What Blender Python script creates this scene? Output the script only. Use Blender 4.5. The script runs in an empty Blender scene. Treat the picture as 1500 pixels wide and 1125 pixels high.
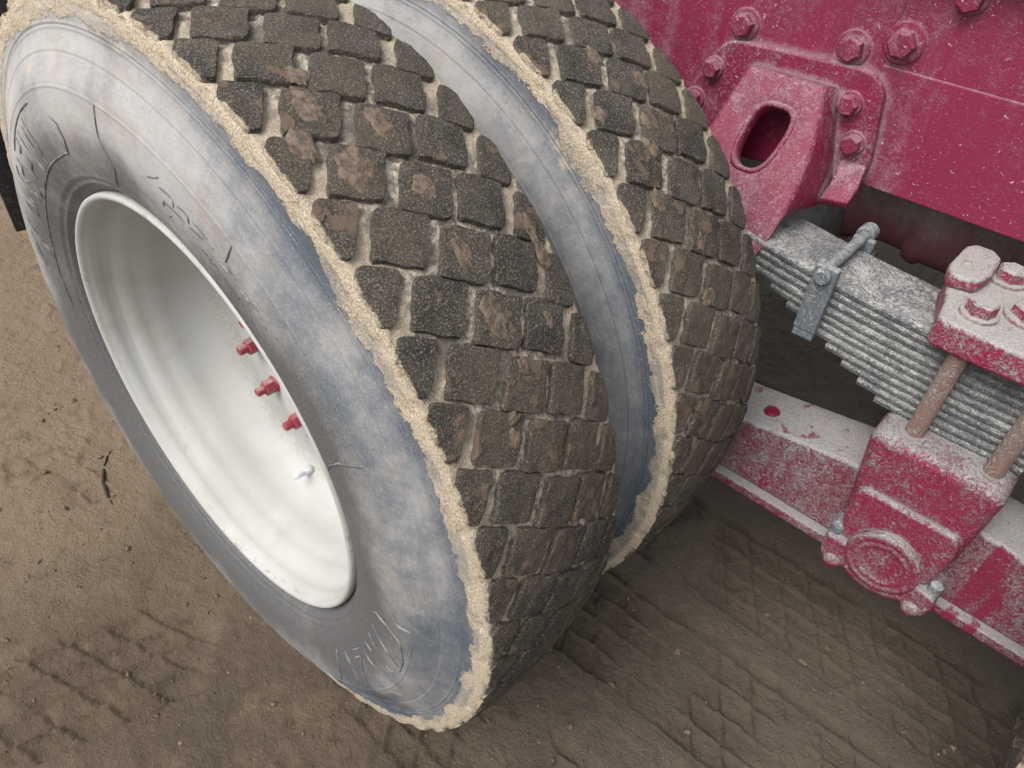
import bpy, bmesh, math, random
import numpy as np
from mathutils import Vector, Matrix
random.seed(7); rng = np.random.default_rng(7)
sc = bpy.context.scene
COL = sc.collection
R_ = math.radians
# ---------------------------------------------------------------- camera
cam = bpy.data.cameras.new('camera'); cam_o = bpy.data.objects.new('camera', cam); COL.objects.link(cam_o)
cam.sensor_width = 36; cam.lens = 26.108; cam.clip_start = .02; cam.clip_end = 400
right = (.74052367, .66928647, .06066551); down = (.4765699, -.45935088, -.74958515); fwd = (-.47382044, .5839969, -.659122)
m = Matrix.Identity(4)
for i in range(3):
    m[i][0] = right[i]; m[i][1] = -down[i]; m[i][2] = -fwd[i]
m[0][3], m[1][3], m[2][3] = .732, -.275, .695
cam_o.matrix_world = m
sc.camera = cam_o
# ---------------------------------------------------------------- light: overcast sky and a very soft sun
SUN_EL, SUN_AZ = R_(55), R_(262)                  # azimuth from +X, counter-clockwise: over the outer side of the truck
w = bpy.data.worlds.new('World'); sc.world = w; w.use_nodes = True
nt = w.node_tree; bg = nt.nodes['Background']
sky = nt.nodes.new('ShaderNodeTexSky'); sky.sky_type = 'NISHITA'; sky.sun_disc = False
sky.sun_elevation = SUN_EL; sky.sun_rotation = math.pi/2 - SUN_AZ; sky.air_density = 1.2; sky.dust_density = 4.0
hs = nt.nodes.new('ShaderNodeHueSaturation'); hs.inputs['Saturation'].default_value = .16
nt.links.new(sky.outputs[0], hs.inputs['Color']); nt.links.new(hs.outputs[0], bg.inputs[0]); bg.inputs[1].default_value = .13
sl = bpy.data.lights.new('sun', 'SUN'); sl.energy = 1.5; sl.angle = R_(38); sl.color = (1, .955, .89)
so = bpy.data.objects.new('sun', sl); COL.objects.link(so)
sd = Vector((math.cos(SUN_EL)*math.cos(SUN_AZ), math.cos(SUN_EL)*math.sin(SUN_AZ), math.sin(SUN_EL)))
so.rotation_euler = sd.to_track_quat('Z', 'Y').to_euler(); so.location = (0, -3, 5)
sc.view_settings.view_transform = 'Standard'; sc.view_settings.look = 'None'; sc.view_settings.gamma = 1
sc.view_settings.exposure = .74

# ---------------------------------------------------------------- numpy noise
def _h(ix, iy, s):
    n = (ix.astype(np.int64)*374761393 + iy.astype(np.int64)*668265263 + s*1442695041) & 0xffffffff
    n = ((n ^ (n >> 13))*1274126177) & 0xffffffff
    return ((n ^ (n >> 16)) & 0xffff)/65535.
def vnoise(x, y, s=0):
    x = np.asarray(x, float); y = np.asarray(y, float)
    ix = np.floor(x); iy = np.floor(y); fx = x-ix; fy = y-iy; fx = fx*fx*(3-2*fx); fy = fy*fy*(3-2*fy)
    a = _h(ix, iy, s); b = _h(ix+1, iy, s); c = _h(ix, iy+1, s); d = _h(ix+1, iy+1, s)
    return (a+(b-a)*fx)*(1-fy) + (c+(d-c)*fx)*fy
def fbm(x, y, o=4, s=0):
    t = 0; a = .5
    for i in range(o): t = t + a*vnoise(x*2**i, y*2**i, s+i*17); a *= .5
    return t/(1-.5**o)
def sstep(a, b, x):
    t = np.clip((x-a)/(b-a), 0, 1); return t*t*(3-2*t)

# ---------------------------------------------------------------- shader helpers
class Mat:
    def __init__(s, name):
        s.m = bpy.data.materials.new(name); s.m.use_nodes = True
        s.t = s.m.node_tree; s.b = s.t.nodes['Principled BSDF']; s._p = None
    def n(s, typ, **k):
        x = s.t.nodes.new(typ)
        for a, v in k.items(): setattr(x, a, v)
        return x
    def put(s, sock, v):
        if isinstance(v, bpy.types.NodeSocket): s.t.links.new(v, sock)
        elif isinstance(v, (tuple, list)) and sock.type == 'RGBA': sock.default_value = (*v[:3], 1)
        else: sock.default_value = v
    @property
    def pos(s):
        if s._p is None: s._p = s.n('ShaderNodeNewGeometry')
        return s._p.outputs['Position']
    @property
    def nor(s): s.pos; return s._p.outputs['Normal']
    def obj(s): return s.n('ShaderNodeTexCoord').outputs['Object']
    def sep(s, v):
        x = s.n('ShaderNodeSeparateXYZ'); s.put(x.inputs[0], v); return x.outputs
    def noise(s, scale, detail=4, rough=.55, vec=None, dist=0, off=0, stretch=None):
        v = s.pos if vec is None else vec
        if off or stretch:
            mp = s.n('ShaderNodeMapping'); s.put(mp.inputs[0], v); mp.inputs['Location'].default_value = (off, off*.7, off*1.3)
            if stretch: mp.inputs['Scale'].default_value = stretch
            v = mp.outputs[0]
        x = s.n('ShaderNodeTexNoise'); s.put(x.inputs['Vector'], v)
        x.inputs['Scale'].default_value = scale; x.inputs['Detail'].default_value = detail; x.inputs['Roughness'].default_value = rough
        x.inputs['Distortion'].default_value = dist
        return x.outputs[0]
    def voro(s, scale, feature='F1', vec=None, out=0):
        x = s.n('ShaderNodeTexVoronoi', feature=feature); s.put(x.inputs['Vector'], s.pos if vec is None else vec); x.inputs['Scale'].default_value = scale
        return x.outputs[out]
    def mth(s, op, a, b=0., c=None):
        x = s.n('ShaderNodeMath', operation=op); s.put(x.inputs[0], a); s.put(x.inputs[1], b)
        if c is not None: s.put(x.inputs[2], c)
        return x.outputs[0]
    def rng(s, v, a, b, lo=0., hi=1.):
        x = s.n('ShaderNodeMapRange', interpolation_type='SMOOTHSTEP')
        s.put(x.inputs[0], v)
        for i, q in enumerate((a, b, lo, hi)): x.inputs[i+1].default_value = q
        return x.outputs[0]
    def mix(s, f, a, b, mode='MIX'):
        x = s.n('ShaderNodeMix', data_type='RGBA', blend_type=mode); s.put(x.inputs[0], f); s.put(x.inputs[6], a); s.put(x.inputs[7], b)
        return x.outputs[2]
    def attr(s, name): return s.n('ShaderNodeAttribute', attribute_name=name).outputs['Fac']
    def bump(s, h, dist, strength=1., nrm=None):
        x = s.n('ShaderNodeBump'); x.inputs['Strength'].default_value = strength; x.inputs['Distance'].default_value = dist
        s.put(x.inputs['Height'], h)
        if nrm is not None: s.put(x.inputs['Normal'], nrm)
        return x.outputs[0]
    def done(s, col, rough=.8, nrm=None, metal=0, spec=.5):
        s.put(s.b.inputs['Base Color'], col); s.put(s.b.inputs['Roughness'], rough); s.put(s.b.inputs['Metallic'], metal)
        s.b.inputs['Specular IOR Level'].default_value = spec
        if nrm is not None: s.put(s.b.inputs['Normal'], nrm)
        return s.m

DUST = (.44, .42, .415); DUSTW = (.46, .43, .39)
SAND = (.60, .50, .36)
def dusty(name, base, dust=DUST, level=.3, up=1., crackle=.0, speck=.12, rough=.45, spec=.5, base2=None, bumpd=.0008, runs=0., stretch=None, metal=0, corner=0.):
    """paint or steel under settled dust: much of it on faces that look up, patchy on the others"""
    M = Mat(name)
    nz = M.sep(M.nor)[2]
    big = M.noise(9, 5, .6, off=3.1, stretch=stretch); mid = M.noise(60, 5, .65, off=1.7); fine = M.noise(420, 3, .7); worm = M.noise(115, 5, .65, dist=2.6, off=5.)
    f = M.mth('MULTIPLY_ADD', nz, up, level-.5)
    f = M.mth('ADD', f, M.mth('MULTIPLY', big, .85)); f = M.mth('ADD', f, M.mth('MULTIPLY_ADD', mid, .55, -.45))
    stk = M.noise(38, 4, .6, stretch=(1, 1, .05), off=27.)
    f = M.mth('ADD', f, M.mth('MULTIPLY_ADD', stk, .5, -.25))
    if crackle: f = M.mth('ADD', f, M.mth('MULTIPLY_ADD', worm, crackle*2, -crackle))
    if runs:
        run = M.rng(M.noise(30, 3, .5, stretch=(1, 1, .07), off=9.), .56, .66)
        f = M.mth('SUBTRACT', f, M.mth('MULTIPLY', run, runs))
    if corner:                      # dirt packed in corners and round bolt heads
        ao = M.n('ShaderNodeAmbientOcclusion', samples=6); ao.inputs['Distance'].default_value = .012
        cr = M.rng(M.mth('ADD', ao.outputs['AO'], M.mth('MULTIPLY_ADD', M.noise(90, 4, .7, off=31.), .5, -.25)), .45, .80, corner, 0)
        f = M.mth('ADD', f, cr)
    mask = M.rng(f, .18, .78)
    sp = M.rng(M.noise(300, 2, .6, off=8.), .62, .70, 0, speck*5)
    sp = M.mth('MULTIPLY', sp, M.rng(M.noise(14, 2, .5, off=2.), .35, .65, .25, 1.))
    mask = M.mth('MAXIMUM', mask, M.mth('MINIMUM', sp, .75))
    b = base if base2 is None else M.mix(M.rng(big, .4, .65), base, base2)
    d = M.mix(M.rng(fine, .3, .7), tuple(c*.72 for c in dust), tuple(min(1, c*1.15) for c in dust))
    col = M.mix(mask, b, d)
    fl = M.mth('MULTIPLY', M.rng(M.noise(170, 3, .7, off=14., dist=1.), .66, .70), M.rng(M.noise(11, 2, .5, off=6.), .40, .62, .1, speck*6))
    col = M.mix(M.mth('MINIMUM', fl, .85), col, (.62, .55, .55))
    h = M.mth('ADD', M.mth('MULTIPLY', mask, .6), M.mth('MULTIPLY', fine, .5)); h = M.mth('ADD', h, M.mth('MULTIPLY', worm, .3+crackle))
    r = M.mix(mask, (rough,)*3, (.95,)*3)
    return M.done(col, r, M.bump(h, bumpd, .8), metal, spec)

RED = (.215, .011, .050); RED2 = (.145, .008, .037)
GREY = (.30, .285, .287)
MAT = {}
MAT['frame'] = dusty('red_frame_paint', (.185, .009, .042), (.29, .145, .185), .52, .30, .45, .20, .55, base2=RED2, bumpd=.0009, stretch=(1, 1, .4), corner=.7, runs=.25)
MAT['bracket'] = dusty('red_bracket_paint', (.185, .009, .042), (.32, .20, .23), .45, .28, .75, .15, .45, base2=RED2, bumpd=.0009, corner=.6)
MAT['beam'] = dusty('red_beam_paint', (.20, .012, .045), GREY, .67, .58, 1.1, .14, .55, bumpd=.0022, runs=.6, corner=.3)
MAT['saddle'] = dusty('red_saddle_paint', (.225, .010, .044), GREY, .53, .50, 1.1, .16, .5, bumpd=.0022, corner=.4)
MAT['clamp'] = dusty('red_clamp_paint', (.25, .011, .048), (.37, .355, .345), .58, .62, 1.1, .18, .5, bumpd=.0022, corner=.5)
MAT['bolt'] = dusty('red_bolt_paint', (.185, .009, .042), (.31, .175, .21), .46, .3, .6, .14, .5, base2=RED2, bumpd=.0010, corner=.5)
MAT['spring'] = dusty('dusty_spring_steel', (.095, .105, .11), (.40, .40, .395), .70, .12, 1.0, .14, .65, bumpd=.0022)
MAT['clip'] = dusty('dusty_clip_steel', (.11, .13, .15), (.37, .375, .38), .58, .25, 1.0, .14, .6, bumpd=.002)
MAT['ubolt'] = dusty('rusty_rod', (.27, .155, .12), (.42, .365, .345), .60, .3, 1.5, .22, .85, base2=(.22, .165, .145), bumpd=.003)
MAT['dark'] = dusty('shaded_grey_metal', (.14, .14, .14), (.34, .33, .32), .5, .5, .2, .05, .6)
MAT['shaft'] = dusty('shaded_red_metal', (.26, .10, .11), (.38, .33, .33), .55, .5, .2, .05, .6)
MAT['plug'] = dusty('bare_red_paint', (.14, .008, .025), DUST, -.35, .3, .1, .02, .35)
MAT['lug'] = dusty('red_lug_paint', (.25, .03, .045), (.45, .36, .35), .05, .6, .0, .04, .4)
MAT['flap'] = dusty('black_flap_rubber', (.018, .018, .019), (.20, .175, .15), .42, .4, .5, .1, .8)
MAT['galv'] = dusty('pale_bracket_steel', (.62, .66, .70), (.5, .5, .5), .1, .3, .0, .02, .4)

def m_rim():
    M = Mat('white_rim_enamel')
    o = M.obj(); big = M.noise(7, 4, .6, vec=o); mid = M.noise(55, 4, .6, vec=o); dots = M.voro(70, vec=o)
    rim_y = M.sep(o)[1]
    deep = M.rng(rim_y, .145, .16, 0, .6)
    d = M.mth('MULTIPLY', M.rng(big, .42, .72), .5)
    d = M.mth('ADD', d, M.mth('MULTIPLY', deep, M.rng(M.noise(150, 4, .7, vec=o), .35, .65)))
    col = M.mix(M.mth('MINIMUM', d, 1.), (.400, .402, .388), (.30, .288, .258))
    spots = M.mth('MULTIPLY', M.rng(dots, .06, .10, 1, 0), M.rng(M.noise(16, 2, .5, vec=o, off=4.), .58, .68))
    col = M.mix(M.mth('MULTIPLY', spots, .7), col, (.20, .17, .14))
    sm = M.mth('MULTIPLY', M.rng(mid, .62, .72), M.rng(M.noise(10, 2, .5, vec=o, off=11.), .52, .66))
    col = M.mix(M.mth('MULTIPLY', sm, .55), col, (.27, .24, .20))
    stn = M.mth('MULTIPLY', M.rng(M.noise(26, 6, .7, vec=o, off=19., stretch=(1, .3, 1)), .52, .70), M.rng(M.noise(5, 2, .5, vec=o, off=2.), .42, .60))
    col = M.mix(M.mth('MULTIPLY', stn, .42), col, (.30, .28, .25))
    edge = M.mth('MULTIPLY', M.rng(rim_y, .012, .004, 0, 1), M.rng(M.noise(60, 5, .7, vec=o, off=8.), .55, .66))
    col = M.mix(M.mth('MULTIPLY', edge, .6), col, (.22, .19, .16))
    return M.done(col, M.mix(M.mth('MINIMUM', d, 1.), (.62,)*3, (.85,)*3), M.bump(M.mth('ADD', mid, big), .0006, .3))
MAT['rim'] = m_rim()

def m_tyre(name='dusty_tyre_rubber', mark=False):
    M = Mat(name)
    o = M.obj(); x, y, z = M.sep(o)
    R = M.mth('SQRT', M.mth('ADD', M.mth('MULTIPLY', x, x), M.mth('MULTIPLY', z, z)))
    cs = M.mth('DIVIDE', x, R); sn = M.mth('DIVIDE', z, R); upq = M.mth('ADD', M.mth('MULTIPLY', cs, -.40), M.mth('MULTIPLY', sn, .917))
    oi = M.n('ShaderNodeObjectInfo'); oy = M.sep(oi.outputs['Location'])[1]
    # polar coordinates, so the streaks lie along and across the sidewall
    pc = M.n('ShaderNodeCombineXYZ'); M.put(pc.inputs[0], M.mth('MULTIPLY', cs, .42)); M.put(pc.inputs[1], M.mth('ADD', R, M.mth('MULTIPLY_ADD', oy, 3., y))); M.put(pc.inputs[2], M.mth('MULTIPLY', sn, .42))
    P = pc.outputs[0]
    blot = M.noise(6., 3, .5, vec=P, off=2.3); mid = M.noise(34, 6, .68, vec=P, off=.6, stretch=(1, .75, 1)); grit = M.noise(520, 3, .75, vec=o); scr = M.noise(120, 4, .7, vec=P, stretch=(.5, 1.3, .5))
    rag = M.noise(85, 4, .65, vec=P, off=4.4)
    f = M.mth('ADD', M.mth('MULTIPLY', blot, 1.2), M.mth('MULTIPLY_ADD', mid, .26, -.16))
    f = M.mth('ADD', f, M.mth('MULTIPLY_ADD', scr, .3, -.15))
    f = M.mth('SUBTRACT', f, M.rng(R, .345, .405, .42, 0))                     # rubbed clean near the bead
    # more dust on the upper sidewall; part of this paler tone is painted light
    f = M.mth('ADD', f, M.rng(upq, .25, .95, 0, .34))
    f = M.mth('SUBTRACT', f, M.rng(R, .448, .474, 0, .22))
    f = M.mth('ADD', f, M.mth('MULTIPLY_ADD', M.noise(75, 6, .75, vec=o, off=3.), .34, -.17))
    dust = M.rng(f, .22, .95)
    blue = M.rng(R, .385, .43)
    bare = M.mix(blue, (.085, .086, .088), (.066, .084, .108))
    dcol = M.mix(M.rng(mid, .35, .65), (.205, .206, .212), (.30, .293, .285))
    dcol = M.mix(M.rng(upq, .35, .95, 0, .7), dcol, (.38, .37, .36))  # paler towards the top: skylight put into the dust colour
    dcol = M.mix(M.rng(M.noise(16, 3, .5, vec=P, off=7.), .5, .72), dcol, (.31, .28, .26))
    col = M.mix(dust, bare, dcol)
    col = M.mix(M.rng(grit, .54, .66, 0, .28), col, (.46, .45, .44))
    col = M.mix(M.rng(grit, .30, .42, .35, 0), col, (.05, .055, .06))
    # tan splashes
    spl = M.mth('MULTIPLY', M.rng(M.noise(13, 4, .6, vec=P, off=12.), .60, .68), M.rng(R, .40, .45))
    col = M.mix(M.mth('MULTIPLY', spl, .6), col, (.46, .40, .31))
    # wet sand caked on the shoulder; the mask comes with the mesh, its edge is frayed here
    rag2 = M.noise(330, 4, .7, vec=o, off=1.)
    sm = M.mth('ADD', M.attr('sand'), M.mth('MULTIPLY_ADD', rag, 1.5, -.75)); sm = M.mth('ADD', sm, M.mth('MULTIPLY_ADD', rag2, .7, -.35))
    sand = M.rng(sm, .47, .55)
    thin = M.mth('MAXIMUM', M.rng(M.noise(24, 5, .65, vec=P, off=33.), .40, .60, .42, 1.), M.rng(R, .483, .491))
    sand = M.mth('MULTIPLY', sand, thin)
    scol = M.mix(M.rng(M.noise(520, 3, .75, vec=o), .36, .62), (.33, .262, .185), (.64, .55, .425))
    scol = M.mix(M.rng(M.noise(30, 3, .6, vec=o, off=3.), .45, .7, 0, .5), scol, (.50, .42, .33))
    tr = M.attr('tread')
    tcol = M.mix(M.rng(M.noise(150, 5, .8, vec=o), .40, .58), (.20, .175, .145), (.62, .55, .45))
    tcol = M.mix(M.rng(M.noise(28, 4, .6, vec=o, off=23.), .46, .62, 0, .75), tcol, (.13, .115, .10))
    scol = M.mix(tr, scol, tcol)
    col = M.mix(sand, col, scol)
    h = M.mth('ADD', M.mth('MULTIPLY', M.noise(480, 4, .75, vec=o), M.mth('MULTIPLY_ADD', sand, 1.7, .25)), M.mth('MULTIPLY', sand, .9))
    h = M.mth('ADD', h, M.mth('MULTIPLY', scr, .25))
    return M.done(col, M.mix(M.mth('MAXIMUM', sand, dust), (.62,)*3, (.95,)*3), M.bump(h, .0016, .9), 0, .4)
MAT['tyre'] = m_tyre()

def m_mark():
    M = Mat('rubbed_raised_rubber')
    f = M.rng(M.noise(60, 4, .6), .40, .66)
    return M.done(M.mix(f, (.09, .093, .097), (.23, .227, .226)), .85)
MAT['mark'] = m_mark()

def m_block():
    M = Mat('gritty_tread_rubber')
    o = M.obj(); x, y, z = M.sep(o)
    R = M.mth('SQRT', M.mth('ADD', M.mth('MULTIPLY', x, x), M.mth('MULTIPLY', z, z)))
    q = M.mth('DIVIDE', M.mth('SUBTRACT', y, .113), .1)
    depth = M.mth('SUBTRACT', M.mth('MULTIPLY_ADD', M.mth('MULTIPLY', q, q), -.009, .511), R)      # how far below the worn surface
    grit = M.noise(560, 4, .8); grain = M.voro(520, out=0); pat = M.noise(22, 5, .6, off=6.); pat2 = M.noise(7, 3, .5, off=1.)
    rnd = M.n('ShaderNodeObjectInfo').outputs['Random']
    base = M.mix(M.rng(pat, .35, .65), (.028, .027, .026), (.066, .060, .052))
    g = M.mth('MULTIPLY', M.rng(grit, .48, .58), M.rng(M.mth('ADD', pat, M.mth('MULTIPLY', pat2, .6)), .45, .95, .45, 1.))
    col = M.mix(M.mth('MULTIPLY', g, .68), base, (.29, .245, .185))
    col = M.mix(M.mth('MULTIPLY', M.rng(grit, .60, .66), .85), col, (.58, .50, .40))
    mud = M.rng(M.mth('ADD', M.noise(38, 5, .65, off=20.), M.mth('MULTIPLY_ADD', rnd, .22, -.11)), .60, .66)
    col = M.mix(M.rng(pat2, .42, .62, 0, .38), col, (.13, .10, .075))
    col = M.mix(M.mth('MULTIPLY', mud, .8), col, (.185, .135, .098))
    side = M.rng(M.mth('ADD', depth, M.mth('MULTIPLY_ADD', M.noise(120, 3, .6), .008, -.004)), .0035, .0085)
    scol = M.mix(M.rng(M.noise(110, 4, .7, off=2.), .36, .62), (.12, .105, .088), (.46, .40, .32))
    out = M.rng(M.mth('ADD', y, M.mth('MULTIPLY_ADD', M.noise(70, 4, .6, off=17.), .010, -.005)), .0118, .0145, 1, 0)                                              # outer shoulder flank is sand-caked
    out = M.mth('MULTIPLY', out, M.rng(M.noise(90, 4, .6, off=5.), .30, .45))
    col = M.mix(side, col, scol)
    sand = M.mix(M.rng(M.noise(520, 3, .75), .36, .62), (.38, .30, .205), (.70, .60, .455))
    col = M.mix(out, col, sand)
    h = M.mth('ADD', M.mth('MULTIPLY', grit, 1.1), M.mth('MULTIPLY', mud, .9)); h = M.mth('ADD', h, M.mth('MULTIPLY', pat, .6))
    return M.done(col, .88, M.bump(h, .0030, 1.), 0, .35)
MAT['block'] = m_block()

def m_mud(name, a, b):
    M = Mat(name)
    n1 = M.noise(130, 5, .7); n2 = M.noise(420, 3, .7)
    return M.done(M.mix(M.rng(n1, .35, .65), a, b), .95, M.bump(M.mth('ADD', n1, M.mth('MULTIPLY', n2, .5)), .003, 1.), 0, .3)
MAT['mud'] = m_mud('dried_brown_mud', (.085, .066, .050), (.20, .152, .115))
MAT['clod'] = m_mud('soil_crumb', (.10, .075, .052), (.22, .165, .115))

def m_ground():
    M = Mat('damp_sandy_soil')
    a = M.noise(2.6, 5, .6); b = M.noise(17, 5, .65, off=2.); c = M.noise(140, 4, .7); g = M.noise(600, 3, .75); v = M.voro(330)
    col = M.mix(M.rng(a, .36, .64), (.150, .112, .078), (.225, .168, .114))
    gx = M.sep(M.pos)[0]
    col = M.mix(M.rng(M.mth('ADD', gx, M.mth('MULTIPLY_ADD', a, .9, -.45)), -.15, -.55, 0, .75), col, (.38, .285, .19))
    col = M.mix(M.rng(b, .50, .72, 0, .6), col, (.30, .222, .148))
    col = M.mix(M.rng(b, .28, .44, .5, 0), col, (.095, .072, .056))
    # greyer, less rough soil along the wheel tracks beneath the truck
    x, y, z = M.sep(M.pos)
    undertruck = M.rng(M.mth('ADD', M.mth('MULTIPLY_ADD', x, .55, y), M.mth('MULTIPLY_ADD', a, .5, -.25)), .05, .55)
    col = M.mix(M.mth('MULTIPLY', undertruck, .6), col, (.205, .168, .130))
    col = M.mix(M.rng(c, .56, .72, 0, .5), col, (.28, .215, .15))
    col = M.mix(M.rng(g, .58, .68, 0, .6), col, (.34, .275, .20))
    col = M.mix(M.rng(g, .32, .44, .6, 0), col, (.05, .04, .03))
    peb = M.mth('MULTIPLY', M.rng(v, .10, .16, 1, 0), M.rng(M.noise(40, 2, .5, off=9.), .55, .65))
    col = M.mix(M.mth('MULTIPLY', peb, .6), col, (.38, .32, .25))
    crust = M.noise(48, 9, .78, off=40., dist=.6)
    h = M.mth('ADD', M.mth('MULTIPLY', c, 1.2), M.mth('MULTIPLY', g, .6)); h = M.mth('ADD', h, M.mth('MULTIPLY', crust, 2.4)); h = M.mth('ADD', h, M.mth('MULTIPLY', peb, .5))
    return M.done(col, M.mix(undertruck, (.95,)*3, (.72,)*3), M.bump(h, .008, 1.), 0, .4)
MAT['ground'] = m_ground()
MAT['twig'] = m_mud('dark_wet_twig', (.02, .016, .012), (.05, .04, .03))

# ---------------------------------------------------------------- object helpers
def link(o, parent=None):
    COL.objects.link(o)
    if parent is not None: o.parent = parent
    return o
def mesh_obj(name, v, f, mat, parent=None, smooth=False, loc=None, bevel=0, seg=2, auto=None):
    me = bpy.data.meshes.new(name); me.from_pydata([tuple(map(float, p)) for p in v], [], f); me.update()
    bm = bmesh.new(); bm.from_mesh(me); bmesh.ops.recalc_face_normals(bm, faces=bm.faces); bm.to_mesh(me); bm.free()
    me.materials.append(MAT[mat] if isinstance(mat, str) else mat)
    o = bpy.data.objects.new(name, me); link(o, parent)
    if loc is not None: o.location = loc
    if smooth:
        me.polygons.foreach_set('use_smooth', [True]*len(me.polygons))
        if auto: me.set_sharp_from_angle(angle=R_(auto))
    if bevel:
        b = o.modifiers.new('bevel', 'BEVEL'); b.width = bevel; b.segments = seg; b.limit_method = 'ANGLE'; b.angle_limit = R_(32)
        me.polygons.foreach_set('use_smooth', [True]*len(me.polygons))
        wn = o.modifiers.new('weighted', 'WEIGHTED_NORMAL'); wn.keep_sharp = True
    return o
def empty(name, loc=(0, 0, 0), parent=None):
    o = bpy.data.objects.new(name, None); o.empty_display_size = .05; o.location = loc; return link(o, parent)
def tag(o, label=None, cat=None, group=None, kind=None):
    for k, v in (('label', label), ('category', cat), ('group', group), ('kind', kind)):
        if v: o[k] = v
    return o
def box_vf(x0, x1, y0, y1, z0, z1):
    v = [(x, y, z) for x in (x0, x1) for y in (y0, y1) for z in (z0, z1)]
    return v, [(0, 1, 3, 2), (4, 6, 7, 5), (0, 4, 5, 1), (2, 3, 7, 6), (0, 2, 6, 4), (1, 5, 7, 3)]
def box(name, ext, mat, parent=None, bevel=.003, seg=2):
    v, f = box_vf(*ext); return mesh_obj(name, v, f, mat, parent, bevel=bevel, seg=seg)
def frame_of(d):
    d = Vector(d).normalized(); a = Vector((0, 0, 1)) if abs(d.z) < .9 else Vector((1, 0, 0))
    u = d.cross(a).normalized(); return d, u, d.cross(u)
def lathe_vf(p0, d, prof, n=32, closed=False):
    """prof: (distance along d, radius)"""
    d, u, w_ = frame_of(d); p0 = Vector(p0); v = []; f = []
    for (t, r) in prof:
        for k in range(n):
            a = 2*math.pi*k/n; v.append(p0+d*t+(u*math.cos(a)+w_*math.sin(a))*r)
    for i in range(len(prof)-1):
        for k in range(n): f.append((i*n+k, i*n+(k+1) % n, (i+1)*n+(k+1) % n, (i+1)*n+k))
    if prof[0][1] > 1e-6: f.append(tuple(range(n)))
    if prof[-1][1] > 1e-6: f.append(tuple(range((len(prof)-1)*n, len(prof)*n)))
    return v, f
def rod(name, p0, p1, r, mat, parent=None, n=24, ch=.0015):
    p0 = Vector(p0); L = (Vector(p1)-p0).length
    v, f = lathe_vf(p0, Vector(p1)-p0, [(0, r-ch), (ch, r), (L-ch, r), (L, r-ch)], n)
    return mesh_obj(name, v, f, mat, parent, smooth=True, auto=40)
def tube_vf(pts, rad, n=6, cap=True):
    pts = [Vector(p) for p in pts]; v = []; f = []; prev = None
    for i, p in enumerate(pts):
        d = (pts[min(i+1, len(pts)-1)]-pts[max(i-1, 0)]); _, u, w_ = frame_of(d)
        if prev is not None:
            u = (prev-d.normalized()*prev.dot(d.normalized())).normalized(); w_ = d.normalized().cross(u)
        prev = u; r = rad[i] if hasattr(rad, '__len__') else rad
        for k in range(n):
            a = 2*math.pi*k/n; v.append(p+(u*math.cos(a)+w_*math.sin(a))*r)
    for i in range(len(pts)-1):
        for k in range(n): f.append((i*n+k, i*n+(k+1) % n, (i+1)*n+(k+1) % n, (i+1)*n+k))
    if cap: f.append(tuple(range(n))[::-1]); f.append(tuple(range((len(pts)-1)*n, len(pts)*n)))
    return v, f
def join(parts):
    V = []; F = []
    for v, f in parts:
        o = len(V); V += list(v); F += [tuple(i+o for i in q) for q in f]
    return V, F
_hex = {}
def hex_bolt(name, p, d, mat, parent, af=.024, h=.012, washer=.019, turn=0., wt=.004):
    """hexagon head with chamfered crown on a round washer, seated at p and pointing along d"""
    key = (mat, af, h, washer, wt)
    if key not in _hex:
        r = af/math.sqrt(3); parts = [lathe_vf((0, 0, -.004), (0, 0, 1), [(0, washer), (.004+wt-.001, washer), (.004+wt, washer-.0012)], 28)]
        v = []; f = []
        for zz, s in ((wt-.001, 1), (wt+h*.82, 1), (wt+h, .84)):
            for k in range(6): v.append((r*s*math.cos(k*math.pi/3), r*s*math.sin(k*math.pi/3), zz))
        for i in range(2):
            for k in range(6): f.append((i*6+k, i*6+(k+1) % 6, i*6+6+(k+1) % 6, i*6+6+k))
        f.append(tuple(range(12, 18))); parts.append((v, f))
        V, F = join(parts); me = bpy.data.meshes.new(name); me.from_pydata([tuple(q) for q in V], [], F)
        bm = bmesh.new(); bm.from_mesh(me); bmesh.ops.recalc_face_normals(bm, faces=bm.faces); bm.to_mesh(me); bm.free()
        me.materials.append(MAT[mat]); _hex[key] = me
    o = bpy.data.objects.new(name, _hex[key]); link(o, parent)
    q = Vector(d).to_track_quat('Z', 'Y') @ Matrix.Rotation(turn, 3, 'Z').to_quaternion()
    o.rotation_euler = q.to_euler(); o.location = p
    b = o.modifiers.new('bevel', 'BEVEL'); b.width = .0009; b.segments = 2; b.limit_method = 'ANGLE'
    return o

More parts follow.
